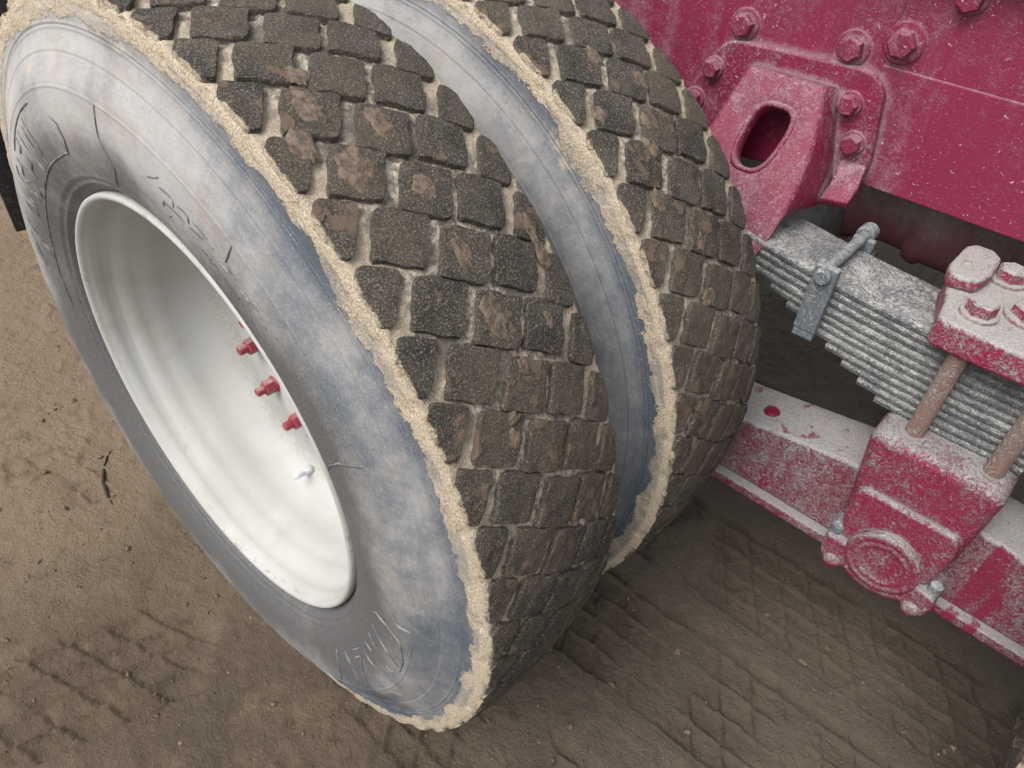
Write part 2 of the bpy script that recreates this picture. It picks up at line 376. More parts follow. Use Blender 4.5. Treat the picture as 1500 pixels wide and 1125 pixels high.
# ================================================================ GROUND
GZ = -.5
def tread_imprint(u, s):
    """1 inside a lug's footprint; u along the track, s across it (metres, 0 to .2)"""
    p = .0625; c = np.floor(s/.047); u = u+.010*(fbm(u*30, s*30, 2, 91)-.5); s = s+.010*(fbm(u*30+5, s*30, 2, 92)-.5); uu = u+.0313*(c % 2) + (s-c*.047-.0235)*.6
    a = np.abs((uu/p) % 1-.5); b = np.abs((s/.047) % 1-.5)
    return sstep(.48, .42, a)*sstep(.48, .40, b)
def ground_h(x, y):
    h = .014*(fbm(x*1.7, y*1.7, 3, 3)-.5) + .011*(fbm(x*7, y*7, 4, 11)-.5) + .007*(fbm(x*34, y*34, 3, 23)-.5) + .0060*(fbm(x*80, y*80, 3, 31)-.5)
    # wheel tracks along the truck, lugs pressed in
    for y0, wgt, sd in ((.012, .8, 1), (.327, 1., 2), (.585, .85, 3), (1.02, .6, 4)):
        s = y+.012*np.sin(x*2.3+sd)-y0
        inn = sstep(-.012, .012, s)*sstep(.222, .198, s)*sstep(.1, .3, x)
        soft = sstep(.28, .52, fbm(x*9+sd, y*4.5, 3, 40+sd))
        h = h - inn*wgt*(.001 + .0105*soft*tread_imprint(x+sd*.02, s))
    # an older track crosses at an angle beside the wheel
    for a, off, wgt, sd in ((1.32, -.06, .9, 7), (1.22, .40, .7, 8)):
        ca, sa = math.cos(a), math.sin(a); u = x*ca+y*sa; s = -(x*sa-y*ca)-off+.015*np.sin(u*3)
        inn = sstep(-.01, .01, s)*sstep(.21, .19, s)*sstep(.08, -.1, y)
        soft = sstep(.42, .58, fbm(x*6+sd, y*5, 3, 60+sd))
        h = h - inn*wgt*(.001+.011*soft*tread_imprint(u, s))
    # squeezed-up ridges and crumbly edges
    rd = 1-np.abs(2*fbm(x*9, y*9, 3, 77)-1)
    h = h + .006*np.clip(rd-.90, 0, 1)/.10*sstep(.45, .7, fbm(x*3, y*3, 2, 78))
    # the tyres have settled a little and pushed soil up round them
    for y0 in (.012, .327):
        d = np.hypot(np.clip(np.abs(x)-.05, 0, None), np.clip(np.abs(y-y0-.1)-.10, 0, None))
        h = h + .012*np.exp(-(d/.05)**2)*fbm(x*20, y*20, 2, 5)
    return h
def build_ground():
    xs = np.concatenate([[-120, -40, -14, -6, -3.2, -2.2], np.arange(-1.75, .12, .0055), np.arange(.12, 1.2, .0034), np.arange(1.2, 1.75, .0065), [2.2, 3.2, 6, 14, 40, 120]])
    ys = np.concatenate([[-120, -40, -14, -6, -2.6, -1.4], np.arange(-.95, .1, .0055), np.arange(.1, 1.15, .0034), np.arange(1.15, 2.0, .008), [2.5, 3.5, 6, 14, 40, 120]])
    X, Y = np.meshgrid(xs, ys, indexing='ij'); Z = GZ+ground_h(X, Y)
    nx, ny = X.shape; v = np.stack([X, Y, Z], -1).reshape(-1, 3)
    i = np.arange(nx-1)[:, None]*ny+np.arange(ny-1)[None, :]
    f = np.stack([i, i+ny, i+ny+1, i+1], -1).reshape(-1, 4)
    me = bpy.data.meshes.new('ground'); me.vertices.add(len(v)); me.vertices.foreach_set('co', v.ravel())
    me.loops.add(f.size); me.loops.foreach_set('vertex_index', f.ravel().astype(np.int32))
    me.polygons.add(len(f)); me.polygons.foreach_set('loop_start', np.arange(0, f.size, 4, dtype=np.int32)); me.polygons.foreach_set('loop_total', np.full(len(f), 4, np.int32))
    me.update(calc_edges=True); me.polygons.foreach_set('use_smooth', np.ones(len(f), bool))
    me.materials.append(MAT['ground']); o = bpy.data.objects.new('ground', me); link(o); return tag(o, kind='structure')
build_ground()
def gz(x, y): return GZ+float(ground_h(np.array([x]), np.array([y]))[0])

# ================================================================ TYRES
NB = 51; PITCH = 360/NB; CY = .113
PR = np.array([.290, .296, .303, .311, .325, .345, .38, .415, .445, .467, .477, .487, .495])
PY = np.array([.022, .014, .006, -.002, -.009, -.015, -.019, -.015, -.002, .007, .008, .009, .011])
def pchip(xq, x, y):
    h = np.diff(x); d = np.diff(y)/h; m_ = np.zeros_like(y)
    m_[1:-1] = np.where(d[:-1]*d[1:] > 0, 2*d[:-1]*d[1:]/(d[:-1]+d[1:]+1e-12), 0); m_[0] = d[0]; m_[-1] = d[-1]
    k = np.clip(np.searchsorted(x, xq)-1, 0, len(h)-1); t = (xq-x[k])/h[k]
    return (2*t**3-3*t**2+1)*y[k]+(t**3-2*t**2+t)*h[k]*m_[k]+(-2*t**3+3*t**2)*y[k+1]+(t**3-t**2)*h[k]*m_[k+1]
def side_y(R):
    y = pchip(R, PR, PY)
    g = lambda c, w_, a: a*np.exp(-((R-c)/w_)**2)
    return y - g(.4655, .0009, .0011) - g(.4695, .0009, .0011) + g(.4675, .0009, .0006) + g(.4450, .0008, .0010) - g(.4462, .0008, .0006) \
        - g(.4150, .0009, .0011) + g(.4165, .0008, .0006) - g(.3110, .0012, .0016) + g(.3150, .0011, .0012) - g(.3200, .0008, .0007)
def top_R(y): return .511-.009*((y-CY)/.1)**2
def base_R(y):
    e = np.minimum(y, 2*CY-y); return top_R(y)-.0075+.0030*sstep(.026, .013, e)
def tyre_mesh():
    n = 480
    Ro = np.concatenate([np.linspace(.290, .405, 58), np.linspace(.4065, .495, 66)])
    yo = side_y(Ro)
    yt = np.linspace(.0125, 2*CY-.0125, 46); Rt = base_R(yt)
    Ri = np.linspace(.495, .290, 50); yi = 2*CY-side_y(Ri)
    pR = np.concatenate([Ro, Rt, Ri]); pY = np.concatenate([yo, yt, yi]); no, nt_ = len(Ro), len(Rt)
    th = np.arange(n)*2*math.pi/n
    T, Rg = np.meshgrid(th, pR, indexing='ij'); Yg = np.broadcast_to(pY, T.shape).copy(); Rg = Rg.copy()
    c1 = np.cos(T)*30; s1 = np.sin(T)*30
    # ragged lower limit of the sand: teeth under the shoulder lugs
    saw = ((np.degrees(T)-3.55)/PITCH) % 1
    lim = .4765 + .019*(fbm(np.cos(T)*7+9, np.sin(T)*7, 3, 5)-.5) + .0075*(fbm(np.cos(T)*60, np.sin(T)*60+7, 3, 6)-.5) + .0022*(np.abs(saw-.5)*2-.5)
    idx = np.arange(len(pR))[None, :]
    outer = idx < no; tread = (idx >= no) & (idx < no+nt_); inner = idx >= no+nt_
    sand = np.where(tread, 1., np.clip((Rg-lim)/.013+.5, 0, 1)); caked = np.where(tread, 1., sstep(-.001, .003, Rg-lim))
    wob = fbm(np.cos(T)*95+Rg*60, np.sin(T)*95+Rg*210, 3, 8)-.5
    # shoulder: cake of sand, and a notch between each two lugs
    notch = np.exp(-((saw-.45-.25*(Rg-.486)/.01*.2)/.035)**2)
    up = sstep(.478, .494, Rg)
    thick = caked*(.0003+.0016*wob) - up*notch*.0055
    Yg = np.where(outer, Yg-thick, np.where(inner, Yg+thick, Yg))
    # groove floor: uneven packed sand, some bars between lugs
    fl = fbm(T*75, Yg*150, 3, 9)-.38+.35*(fbm(T*260, Yg*520, 2, 19)-.5)
    Rg = np.where(tread, Rg+.0075*np.clip(fl, -.3, .75), Rg)
    v = np.stack([Rg*np.cos(T), Yg, Rg*np.sin(T)], -1).reshape(-1, 3)
    k = len(pR); i = np.arange(n)[:, None]*k+np.arange(k-1)[None, :]; j = ((np.arange(n)+1) % n)[:, None]*k+np.arange(k-1)[None, :]
    f = np.stack([i, i+1, j+1, j], -1).reshape(-1, 4)
    me = bpy.data.meshes.new('tyre'); me.from_pydata(v.tolist(), [], f.tolist()); me.update()
    me.polygons.foreach_set('use_smooth', np.ones(len(f), bool))
    a = me.attributes.new('sand', 'FLOAT', 'POINT'); a.data.foreach_set('value', sand.ravel().astype(np.float32))
    b = me.attributes.new('tread', 'FLOAT', 'POINT'); b.data.foreach_set('value', np.where(tread, sstep(.022, .060, np.minimum(Yg, 2*CY-Yg)), 0.*sand).ravel().astype(np.float32))
    bm = bmesh.new(); bm.from_mesh(me); bmesh.ops.recalc_face_normals(bm, faces=bm.faces); bm.to_mesh(me); bm.free()
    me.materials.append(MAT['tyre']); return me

E1 = (-23.8, 40.5); E2 = (-37.2, -29.2)
def _c(a, b): return (a*E1[0]+b*E2[0], a*E1[1]+b*E2[1])
BLOCK_C = [_c(-.5, -.5), _c(-.18, -.53), _c(.14, -.48), _c(.5, -.5), _c(.47, -.1), _c(.52, .2), _c(.5, .5), _c(.16, .53), _c(-.16, .48), _c(-.5, .5), _c(-.47, .1), _c(-.52, -.2)]
BLOCK_S = [(28, -8), (19, 7), (11, 19), (4, 17.5), (-6, 8), (-22, -2), (-28, -9), (-24, -17), (-10, -19), (6, -18.5), (18, -17)]
def block_mesh(col, seed):
    r = random.Random(seed)
    if col in (0, 4): pts = BLOCK_S; cy = .030
    else: pts = BLOCK_C; cy = (.066, .113, .160)[col-1]
    if col == 4: pts = [(-a, -b) for a, b in pts]; cy = 2*CY-.030
    if col == 3: pts = [(-a, -b) for a, b in pts]
    if col == 1: pts = [(a, max(b, -32)) for a, b in pts]
    if col == 3: pts = [(a, min(b, 32)) for a, b in pts]
    pts = [(a+r.uniform(-.8, .8), b+r.uniform(-.7, .7)) for a, b in pts]
    for _ in range(1):
        q = []
        for i, p in enumerate(pts):
            p2 = pts[(i+1) % len(pts)]
            w1 = .14; q += [(p[0]*(1-w1)+p2[0]*w1, p[1]*(1-w1)+p2[1]*w1), ((p[0]+p2[0])/2+r.uniform(-.5, .5), (p[1]+p2[1])/2+r.uniform(-.5, .5)), (p[0]*w1+p2[0]*(1-w1), p[1]*w1+p2[1]*(1-w1))]
        pts = q
    n = len(pts); v = []; f = []
    rings = [(1.03, -.0135), (1.008, -.0040), (1.0, -.0011), (.982, -.0002), (.90, .0), (.6, .0), (.3, .0)]
    for k, (s, dz) in enumerate(rings):
        for i, (a, b) in enumerate(pts):
            jit = (r.uniform(-.0006, .0006) if 1 <= k <= 3 else 0)*.8; y = cy+b*s/1000+jit; th = a*s/1000/.507+jit
            R = top_R(min(max(y, .012), 2*CY-.012))+dz
            if k >= 3: R += (float(vnoise(a*s*.16+seed*7.3, b*s*.16+col*3.1, 4))-.5)*.0022
            v.append((R*math.cos(th), y, R*math.sin(th)))
    v.append((top_R(cy), cy, 0)); c = len(v)-1
    for k in range(len(rings)-1):
        for i in range(n): f.append((k*n+i, k*n+(i+1) % n, (k+1)*n+(i+1) % n, (k+1)*n+i))
    k = len(rings)-1
    for i in range(n): f.append((k*n+i, k*n+(i+1) % n, c))
    me = bpy.data.meshes.new('tread_block'); me.from_pydata(v, [], f)
    bm = bmesh.new(); bm.from_mesh(me); bmesh.ops.recalc_face_normals(bm, faces=bm.faces); bm.to_mesh(me); bm.free()
    me.polygons.foreach_set('use_smooth', [True]*len(me.polygons)); me.set_sharp_from_angle(angle=R_(38)); me.materials.append(MAT['block']); return me
TYRE = tyre_mesh(); BLOCKS = [[block_mesh(c, c*10+s) for s in range(4)] for c in range(5)]
def make_tyre(parent, shift=0.):
    t = bpy.data.objects.new('tyre', TYRE); link(t, parent); t.rotation_euler = (0, R_(-shift*PITCH), 0)
    for c in range(5):
        for k in range(NB):
            th = k*PITCH + (3.55 if c % 2 == 0 else .2) - (.35 if c == 2 else 0)
            b = bpy.data.objects.new('tread_block', random.choice(BLOCKS[c])); link(b, t); b.rotation_euler = (0, -R_(th+random.uniform(-.12, .12)), 0)
    return t
def patch(tyre, spots, name='dried_mud'):
    """crusts of mud stuck on the lugs"""
    parts = []
    for th0, y0, ra, ry, h in spots:
        v = []; f = []; nr, ns = 7, 26; sd = random.randint(0, 999)
        for i in range(nr+1):
            q = i/nr
            for k in range(ns):
                a = 2*math.pi*k/ns; wob = .55+.9*float(fbm(np.array([math.cos(a)*3.2+sd]), np.array([math.sin(a)*3.2]), 3, sd)[0])
                da, dy = ra*q*wob*math.cos(a), ry*q*wob*math.sin(a); y = y0+dy; th = R_(th0)+da/.507
                hh = .30*h*(1-q**4)*(-.1+2.2*float(fbm(np.array([da*160+sd]), np.array([dy*160]), 3, sd)[0]))-.0012*(q > .99)
                R = top_R(min(max(y, .012), 2*CY-.012))+hh; v.append((R*math.cos(th), y, R*math.sin(th)))
        for i in range(nr):
            for k in range(ns): f.append((i*ns+k, i*ns+(k+1) % ns, (i+1)*ns+(k+1) % ns, (i+1)*ns+k))
        parts.append((v, f))
    V, F = join(parts); o = mesh_obj(name, V, F, 'mud', tyre, smooth=True); return tag(o, kind='stuff')
# raised writing and mould lines on the outer sidewall: (radius mm, angle deg), too worn to read
MARKS_BIG = [[(401, 123.6), (374, 122.1), (344, 124.1)], [(398, 129.3), (344, 128.3)], [(395, 125.2), (368, 124.9)], [(399, 132.2), (387, 132.0), (385, 134.7)], [(375, 132.2), (365, 132.0), (363, 134.6), (352, 135.5)],
 [(343, 132.3), (341, 138.3)], [(394, 138.7), (369, 137.1), (339, 138.2)], [(397, 141.9), (389, 143.4), (375, 143.1)], [(382, 138.3), (377, 140.9), (386, 142.2)], [(376, 142.9), (363, 139.8), (348, 139.9), (340, 142.7)],
 [(377, 146.9), (357, 147.2)], [(365, 143.9), (353, 142.3), (346, 143.7)], [(379, 149.9), (367, 151.0)], [(377, 149.0), (357, 148.3), (353, 151.0)], [(385, 160.2), (364, 167.3)], [(386, 156.4), (339, 162.7)], [(385, 165.6), (355, 168.6)], [(360, 160.2), (342, 160.5)],
 [(349, -42.1), (407, -50.1)], [(352, -37.4), (374, -37.5), (397, -39.3)], [(352, -32.3), (354, -26.7)], [(362, -32.8), (363, -29.2), (387, -34.1), (400, -35.6)], [(353, -21.1), (363, -24.9), (378, -24.9), (391, -23.7)], [(353, -21.1), (368, -20.7)],
 [(355, -10.6), (375, -12.5), (406, -15.4)], [(353, -15.8), (376, -17.7), (405, -20.2)], [(392, -27.2), (406, -26.6)]]
MARKS_LINE = [[(405, 116.7), (405, 123.2), (403, 130.6), (399, 137.7)], [(386, 108.1), (378, 106.0), (362, 106.5), (347, 108.9), (344, 117.2), (343, 124.9), (341, 131.9), (339, 142.6), (338, 152.3), (337, 161.0), (338, 167.4), (336, 172.8), (334, 178.5)],
 [(351, -6.7), (361, -4.6), (383, -4.8), (400, -6.6), (408, -12), (409, -17)], [(376, -.2), (399, -1.9), (415, -1.2)], [(416, 89.9), (383, 90.3), (351, 89.2), (322, 94)], [(330, 26), (350, 28), (377, 29.4), (416, 29.3)]]
MARKS_SMALL = [[(384, 77.4), (396, 74.5)], [(386, 74.5), (389, 71.4)], [(389, 71.4), (380, 71.1)], [(386, 70.8), (389, 69.0), (388, 67.9), (381, 67.6)], [(374, 73.8), (377, 69.7), (379, 67.0), (384, 64.4)], [(389, 67.1), (390, 63.6)], [(374, 73.8), (367, 73.9)], [(357, 73.4), (364, 72.1)],
 [(383, 64.5), (387, 62.3)], [(385, 61.0), (389, 59.9), (386, 57.2)], [(380, 61.1), (385, 58.4)], [(413, 59.8), (393, 59.7), (385, 60.4)], [(383, 56.4), (386, 53.6), (388, 52.1)], [(381, 54.9), (384, 53.6)], [(381, 51.3), (382, 49.7)], [(386, 48.8), (389, 47.9)]]
def ridge_vf(line, r):
    P = []
    for (r0, a0), (r1, a1) in zip(line, line[1:]):
        k = max(2, int(math.hypot(r1-r0, (a1-a0)*6.5)/4))
        P += [(r0+(r1-r0)*i/k, a0+(a1-a0)*i/k) for i in range(k)]
    P.append(line[-1]); pts = []
    for q, a in P:
        q /= 1000; a = R_(a); y = float(side_y(np.array([q]))[0])-r*.15; pts.append((q*math.cos(a), y, q*math.sin(a)))
    n = len(pts); return tube_vf(pts, [r*.35]+[r]*(n-2)+[r*.35], 6)
def marks(tyre):
    for l in MARKS_BIG: mesh_obj('raised_letter_stroke', *ridge_vf(l, .0013), 'mark', tyre, smooth=True)
    for l in MARKS_LINE: mesh_obj('mould_line', *ridge_vf(l, .0011), 'mark', tyre, smooth=True)
    sm = [ridge_vf(l, .0011) for l in MARKS_SMALL]
    for i in range(46):                                      # the band of tiny embossed characters, illegible
        a = 64.5-i*.31; r = 367.5-(max(0, i-28))*.5
        for _ in range(2):
            q = r+random.uniform(-2.5, 2.5); sm.append(ridge_vf([(q-random.uniform(.5, 2), a), (q+random.uniform(.5, 2), a+random.uniform(-.25, .25))], .0006))
    tag(mesh_obj('small_lettering', *join(sm), 'mark', tyre, smooth=True), kind='stuff')

# ---------------------------------------------------------------- rims
def make_rim(parent, dish=True):
    """profile as (y, R) from the lip inwards; the disc is deep inside"""
    if dish:
        prof = [(.016, .2965), (.006, .2985), (.001, .2975), (-.001, .295), (0, .2915), (.004, .2885), (.010, .2868), (.0112, .2850), (.022, .2842), (.034, .2828), (.0355, .2805), (.042, .2745), (.048, .2712), (.056, .2690), (.070, .2675), (.0715, .2662), (.094, .2652), (.112, .2630), (.128, .2570), (.143, .2470), (.153, .2380), (.158, .2300), (.1615, .2180), (.160, .195), (.151, .160), (.142, .130), (.140, .115), (.140, .062), (.146, .058), (.170, .056), (.170, .03), (.170, .0)]
    else:
        prof = [(.016, .2965), (.006, .2985), (-.001, .295), (.004, .2885), (.034, .2830), (.056, .2690), (.17, .267), (.226, .2965), (.226, .290), (.17, .255), (.06, .255), (.05, .2), (.05, .141)]
    n = 160; v = []; f = []
    for y, r in prof:
        for k in range(n):
            a = 2*math.pi*k/n; v.append((max(r, .0004)*math.cos(a), y, max(r, .0004)*math.sin(a)))
    for i in range(len(prof)-1):
        for k in range(n): f.append((i*n+k, i*n+(k+1) % n, (i+1)*n+(k+1) % n, (i+1)*n+k))
    o = mesh_obj('rim', v, f, 'rim', parent, smooth=True); return o
LUG = None
def lug_nut(parent, ang, R=.1675, y=.160):
    global LUG
    if LUG is None:
        parts = [lathe_vf((0, 0, -.002), (0, 0, 1), [(0, .0205), (.005, .0205), (.0075, .018)], 24)]
        v = []; f = []
        for zz, s in ((.006, 1), (.027, 1), (.030, .85)):
            for k in range(6): v.append((.0185*s*math.cos(k*math.pi/3), .0185*s*math.sin(k*math.pi/3), zz))
        for i in range(2):
            for k in range(6): f.append((i*6+k, i*6+(k+1) % 6, i*6+6+(k+1) % 6, i*6+6+k))
        f.append(tuple(range(12, 18))); parts.append((v, f)); parts.append(lathe_vf((0, 0, .02), (0, 0, 1), [(0, .0105), (.027, .0105), (.029, .0088)], 20))
        V, F = join(parts); me = bpy.data.meshes.new('lug_nut'); me.from_pydata([tuple(q) for q in V], [], F)
        bm = bmesh.new(); bm.from_mesh(me); bmesh.ops.recalc_face_normals(bm, faces=bm.faces); bm.to_mesh(me); bm.free(); me.materials.append(MAT['lug']); LUG = me
    o = bpy.data.objects.new('lug_nut', LUG); link(o, parent); a = R_(ang)
    o.scale = (.66,)*3; o.location = (R*math.cos(a), y, R*math.sin(a)); o.rotation_euler = Vector((0, -1, 0)).to_track_quat('Z', 'Y').to_euler()

wheel = empty('truck_wheel'); tag(wheel, 'outer dual truck wheel with white dished rim and red lug nuts', 'wheel', 'truck wheels')
rim = make_rim(wheel)
for k in range(8): lug_nut(rim, -134.8+k*45, .090, .1405)
vs = [(.236*math.cos(R_(-96)), .153, .236*math.sin(R_(-96))), (.236*math.cos(R_(-96)), .142, .236*math.sin(R_(-96))), (.228*math.cos(R_(-95)), .132, .228*math.sin(R_(-95))), (.218*math.cos(R_(-94)), .118, .218*math.sin(R_(-94)))]
mesh_obj('valve_stem', *tube_vf(vs, [.0075, .005, .0042, .0055], 12), 'galv', rim, smooth=True)
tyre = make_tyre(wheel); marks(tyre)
patch(tyre, [(57, .066, .024, .017, .006), (61, .040, .017, .012, .004), (64.5, .068, .018, .013, .004), (60.5, .113, .016, .012, .003), (46, .110, .018, .010, .004), (39, .108, .022, .012, .003), (27.5, .081, .012, .008, .004), (29.5, .086, .006, .008, .005), (42, .195, .014, .008, .004), (45, .195, .020, .007, .003), (33.5, .117, .010, .007, .004), (36, .166, .010, .005, .003), (53, .112, .015, .010, .0025), (68, .08, .012, .009, .003)])
wheel2 = empty('truck_wheel', (0, .315, 0)); tag(wheel2, 'inner dual truck wheel standing between the white-rimmed wheel and the leaf spring', 'wheel', 'truck wheels')
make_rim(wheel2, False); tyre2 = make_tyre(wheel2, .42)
patch(tyre2, [(50, .045, .012, .008, .004), (44, .085, .012, .010, .004), (47, .10, .010, .008, .003), (57, .09, .013, .010, .003), (38, .06, .014, .010, .003), (31, .10, .010, .010, .003), (24, .09, .012, .012, .003), (52, .13, .014, .010, .003)])
wheel3 = empty('truck_wheel', (1.437, .315, 0)); tag(wheel3, 'dual truck wheel across the gap at the other end of the red beam', 'wheel', 'truck wheels')
make_rim(wheel3, False); make_tyre(wheel3, .2)

# ================================================================ CHASSIS FRAME
ch = empty('chassis_frame', (.5, .77, .26)); tag(ch, 'dusty crimson truck chassis frame with bolted spring hanger bracket', 'truck frame')
def under(o):                       # keep world placement under the empties
    o.matrix_parent_inverse = o.parent.matrix_world.inverted() if o.parent else Matrix.Identity(4); return o
def rel(root):                      # parts are written in world coordinates: undo the root's own offset
    bpy.context.view_layer.update()
    for o in list(root.children): o.matrix_parent_inverse = root.matrix_world.inverted()
web = box('frame_rail', (-1.6, 2.6, .780, .79, .262, .53), 'frame', ch, .002)
mesh_obj('lower_plate', [(x, y, z) for y in (.766, .7802) for x, z in ((-1.6, .258), (2.6, .258), (2.6, .409), (.4445, .409), (.4445, .53), (-1.6, .53))], [(0, 1, 2, 3, 4, 5), (11, 10, 9, 8, 7, 6)]+[(i, (i+1) % 6, 6+(i+1) % 6, 6+i) for i in range(6)], 'frame', web, bevel=.0025)
box('upper_plate', (.4446, 2.6, .7685, .7802, .4092, .53), 'frame', web, .0008)
box('top_flange', (-1.6, 2.6, .735, .93, .532, .548), 'frame', web, .003)
box('bottom_flange', (-1.6, 2.6, .7905, .87, .262, .276), 'frame', web, .002)
for i, (x, z, y, af, wa) in enumerate(((.250, .412, .766, .027, .021), (.402, .419, .766, .028, .022), (.459, .438, .7685, .030, .025), (.512, .4995, .7685, .026, .019), (.62, .50, .7685, .026, .019))):
    hex_bolt('bolt', (x, y, z), (0, -1, 0), 'bolt', web, af, .014, wa, turn=.3+i*.4)
box('far_rail', (-1.6, 2.6, 1.58, 1.60, .262, .53), 'frame', ch, .002)
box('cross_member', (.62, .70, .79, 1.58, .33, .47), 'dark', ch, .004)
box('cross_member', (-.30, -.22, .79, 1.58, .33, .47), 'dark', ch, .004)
box('shade_deck', (-1.6, 2.6, .80, 2.6, .60, .65), 'dark', ch, .004)  # unseen deck, added to keep the space below it dark
for x in (-1.2, -.6, 0, .6, 1.2, 1.8): box('shade_deck_bearer', (x, x+.06, .80, 2.58, .549, .5995), 'dark', ch, .003)  # bearers of the added deck, out of view as well
# hanger bracket: bolted plate, pressed-out box with an oval hole, small foot
br = empty('spring_hanger', (.35, .76, .3), ch)
YP = .752
plate = [(.182, .268), (.186, .300), (.222, .372), (.230, .384), (.242, .391), (.262, .394), (.425, .402), (.441, .399), (.455, .390), (.463, .376), (.476, .300), (.477, .275), (.470, .262), (.44, .258), (.30, .24)]
def prism(poly, y0, y1):
    n = len(poly); v = [(x, y0, z) for x, z in poly]+[(x, y1, z) for x, z in poly]
    return v, [tuple(range(n)), tuple(range(2*n-1, n-1, -1))]+[(i, (i+1) % n, n+(i+1) % n, n+i) for i in range(n)]
mesh_obj('back_plate', *prism(plate, YP, .7662), 'bracket', br, bevel=.004, seg=3)
def face_pt(u, v):                  # the sloping front face, u to the right, v downwards
    TL = Vector((.288, .722, .376)); TR = Vector((.396, .720, .379)); BL = Vector((.250, .606, .172)); BR = Vector((.413, .606, .172))
    p = (TL*(1-u)+TR*u)*(1-v)+(BL*(1-u)+BR*u)*v
    return p+Vector((.021*u*4*v*(1-v), 0, 0))
n = 64; HU, HV = .52, .345; v = []; f = []
nrm = (face_pt(1, 0)-face_pt(0, 0)).cross(face_pt(0, 1)-face_pt(0, 0)).normalized()
if nrm.y > 0: nrm = -nrm
def capsule(t, hw, hh):             # rounded slot in metres
    a = 2*math.pi*t; c, s = math.cos(a), math.sin(a); e = 3.0
    return math.copysign(abs(c)**(2/e), c)*hw, math.copysign(abs(s)**(2/e), s)*hh
ctr = face_pt(HU, HV); eu = (face_pt(1, HV)-face_pt(0, HV)).normalized(); ev = (face_pt(HU, 1)-face_pt(HU, 0)).normalized()
RING = [(.0335, .0485, -.0012), (.0325, .0478, .0012), (.0305, .0458, .0028), (.0275, .043, .0030), (.0255, .041, .0005), (.0245, .040, -.006), (.0245, .040, -.016)]
def slot(hw, hh, up):
    out = []
    for k in range(n):
        a, b = capsule(k/n, hw, hh); out.append(ctr+eu*(a*(1-.10*b/hh)-b*.05)+ev*b+nrm*up)
    return out
for k in range(n):                  # face sheet with the slot cut out
    a = 2*math.pi*k/n; c, s = math.cos(a), math.sin(a)
    du = c/max(abs(c), abs(s)); dv = s/max(abs(c), abs(s))
    v.append(face_pt(HU+du*(1-HU if du > 0 else HU), HV+dv*(1-HV if dv > 0 else HV)))
inner = slot(.0312, .0465, 0)
for t in (.35, .7, 1.):
    for k in range(n): v.append(v[k].lerp(inner[k], t) if t < 1 else inner[k])
for q in range(3):
    for k in range(n): f.append((q*n+k, q*n+(k+1) % n, (q+1)*n+(k+1) % n, (q+1)*n+k))
edge = [k for k in range(n) if abs(math.cos(2*math.pi*k/n)) >= abs(math.sin(2*math.pi*k/n))-1e-9 and math.cos(2*math.pi*k/n) > 0]
edge.sort(key=lambda k: -v[k].z)    # right edge from top to bottom
def add(*ps):
    i = len(v); v.extend(Vector(p) for p in ps); return list(range(i, i+len(ps)))
upper = [k for k in edge if v[k].z > .232]; m_ = len(upper)
# flank: from the right edge of the face back to the plate; its lower edge sweeps up to the foot
back = add(*[Vector((.406, .7522, .373)).lerp(Vector((.446, .7522, .228)), i/(m_-1)) for i in range(m_)])
mid = add(*[v[upper[i]].lerp(v[back[i]], .5)+Vector((.0035*(1-abs(2*i/(m_-1)-1)), 0, 0)) for i in range(m_)])
for i in range(m_-1): f += [(upper[i], upper[i+1], mid[i+1], mid[i]), (mid[i], mid[i+1], back[i+1], back[i])]
TL, BL = face_pt(0, 0), face_pt(0, 1)
top = [k for k in range(n) if abs(v[k].z-face_pt((k % 1), 0).z) < .006 and k < n]
top = sorted([k for k in range(n) if math.sin(2*math.pi*k/n) < 0 and abs(math.sin(2*math.pi*k/n)) >= abs(math.cos(2*math.pi*k/n))-1e-9], key=lambda k: v[k].x)
tb = add(*[Vector((.280, .7522, .371)).lerp(Vector((.406, .7522, .373)), i/(len(top)-1)) for i in range(len(top))])
for i in range(len(top)-1): f.append((top[i], top[i+1], tb[i+1], tb[i]))
lf = sorted([k for k in range(n) if math.cos(2*math.pi*k/n) < 0 and abs(math.cos(2*math.pi*k/n)) >= abs(math.sin(2*math.pi*k/n))-1e-9], key=lambda k: -v[k].z)
lb = add(*[Vector((.280, .7522, .371)).lerp(Vector((.236, .7522, .182)), i/(len(lf)-1)) for i in range(len(lf))])
for i in range(len(lf)-1): f.append((lf[i], lb[i], lb[i+1], lf[i+1]))
o = mesh_obj('box_pressing', v, f, 'bracket', br, smooth=True)
bm = bmesh.new(); bm.from_mesh(o.data); bmesh.ops.remove_doubles(bm, verts=bm.verts, dist=.0004); bmesh.ops.recalc_face_normals(bm, faces=bm.faces); bm.to_mesh(o.data); bm.free()
b_ = o.modifiers.new('bevel', 'BEVEL'); b_.width = .0075; b_.segments = 4; b_.limit_method = 'ANGLE'; b_.angle_limit = R_(28)
s_ = o.modifiers.new('wall', 'SOLIDIFY'); s_.thickness = .006; s_.offset = -1
wn = o.modifiers.new('weighted', 'WEIGHTED_NORMAL')
rv = []; rf = []
for hw, hh, up in RING: rv += slot(hw, hh, up)
for q in range(len(RING)-1):
    for k in range(n): rf.append((q*n+k, q*n+(k+1) % n, (q+1)*n+(k+1) % n, (q+1)*n+k))
mesh_obj('hole_rim', rv, rf, 'bracket', br, smooth=True)
foot = [(.4395, .7518, .286), (.4745, .7518, .286), (.480, .736, .262), (.479, .712, .240), (.470, .708, .230), (.437, .706, .236), (.436, .725, .262)]
fv = []
for (x, y, z) in ((.440, .752, .288), (.475, .752, .290), (.444, .728, .262), (.481, .728, .268), (.441, .716, .241), (.478, .716, .247)): fv.append((x, y, z))
fv += [(x, y+.010 if y < .75 else y, z-.012) for (x, y, z) in fv]
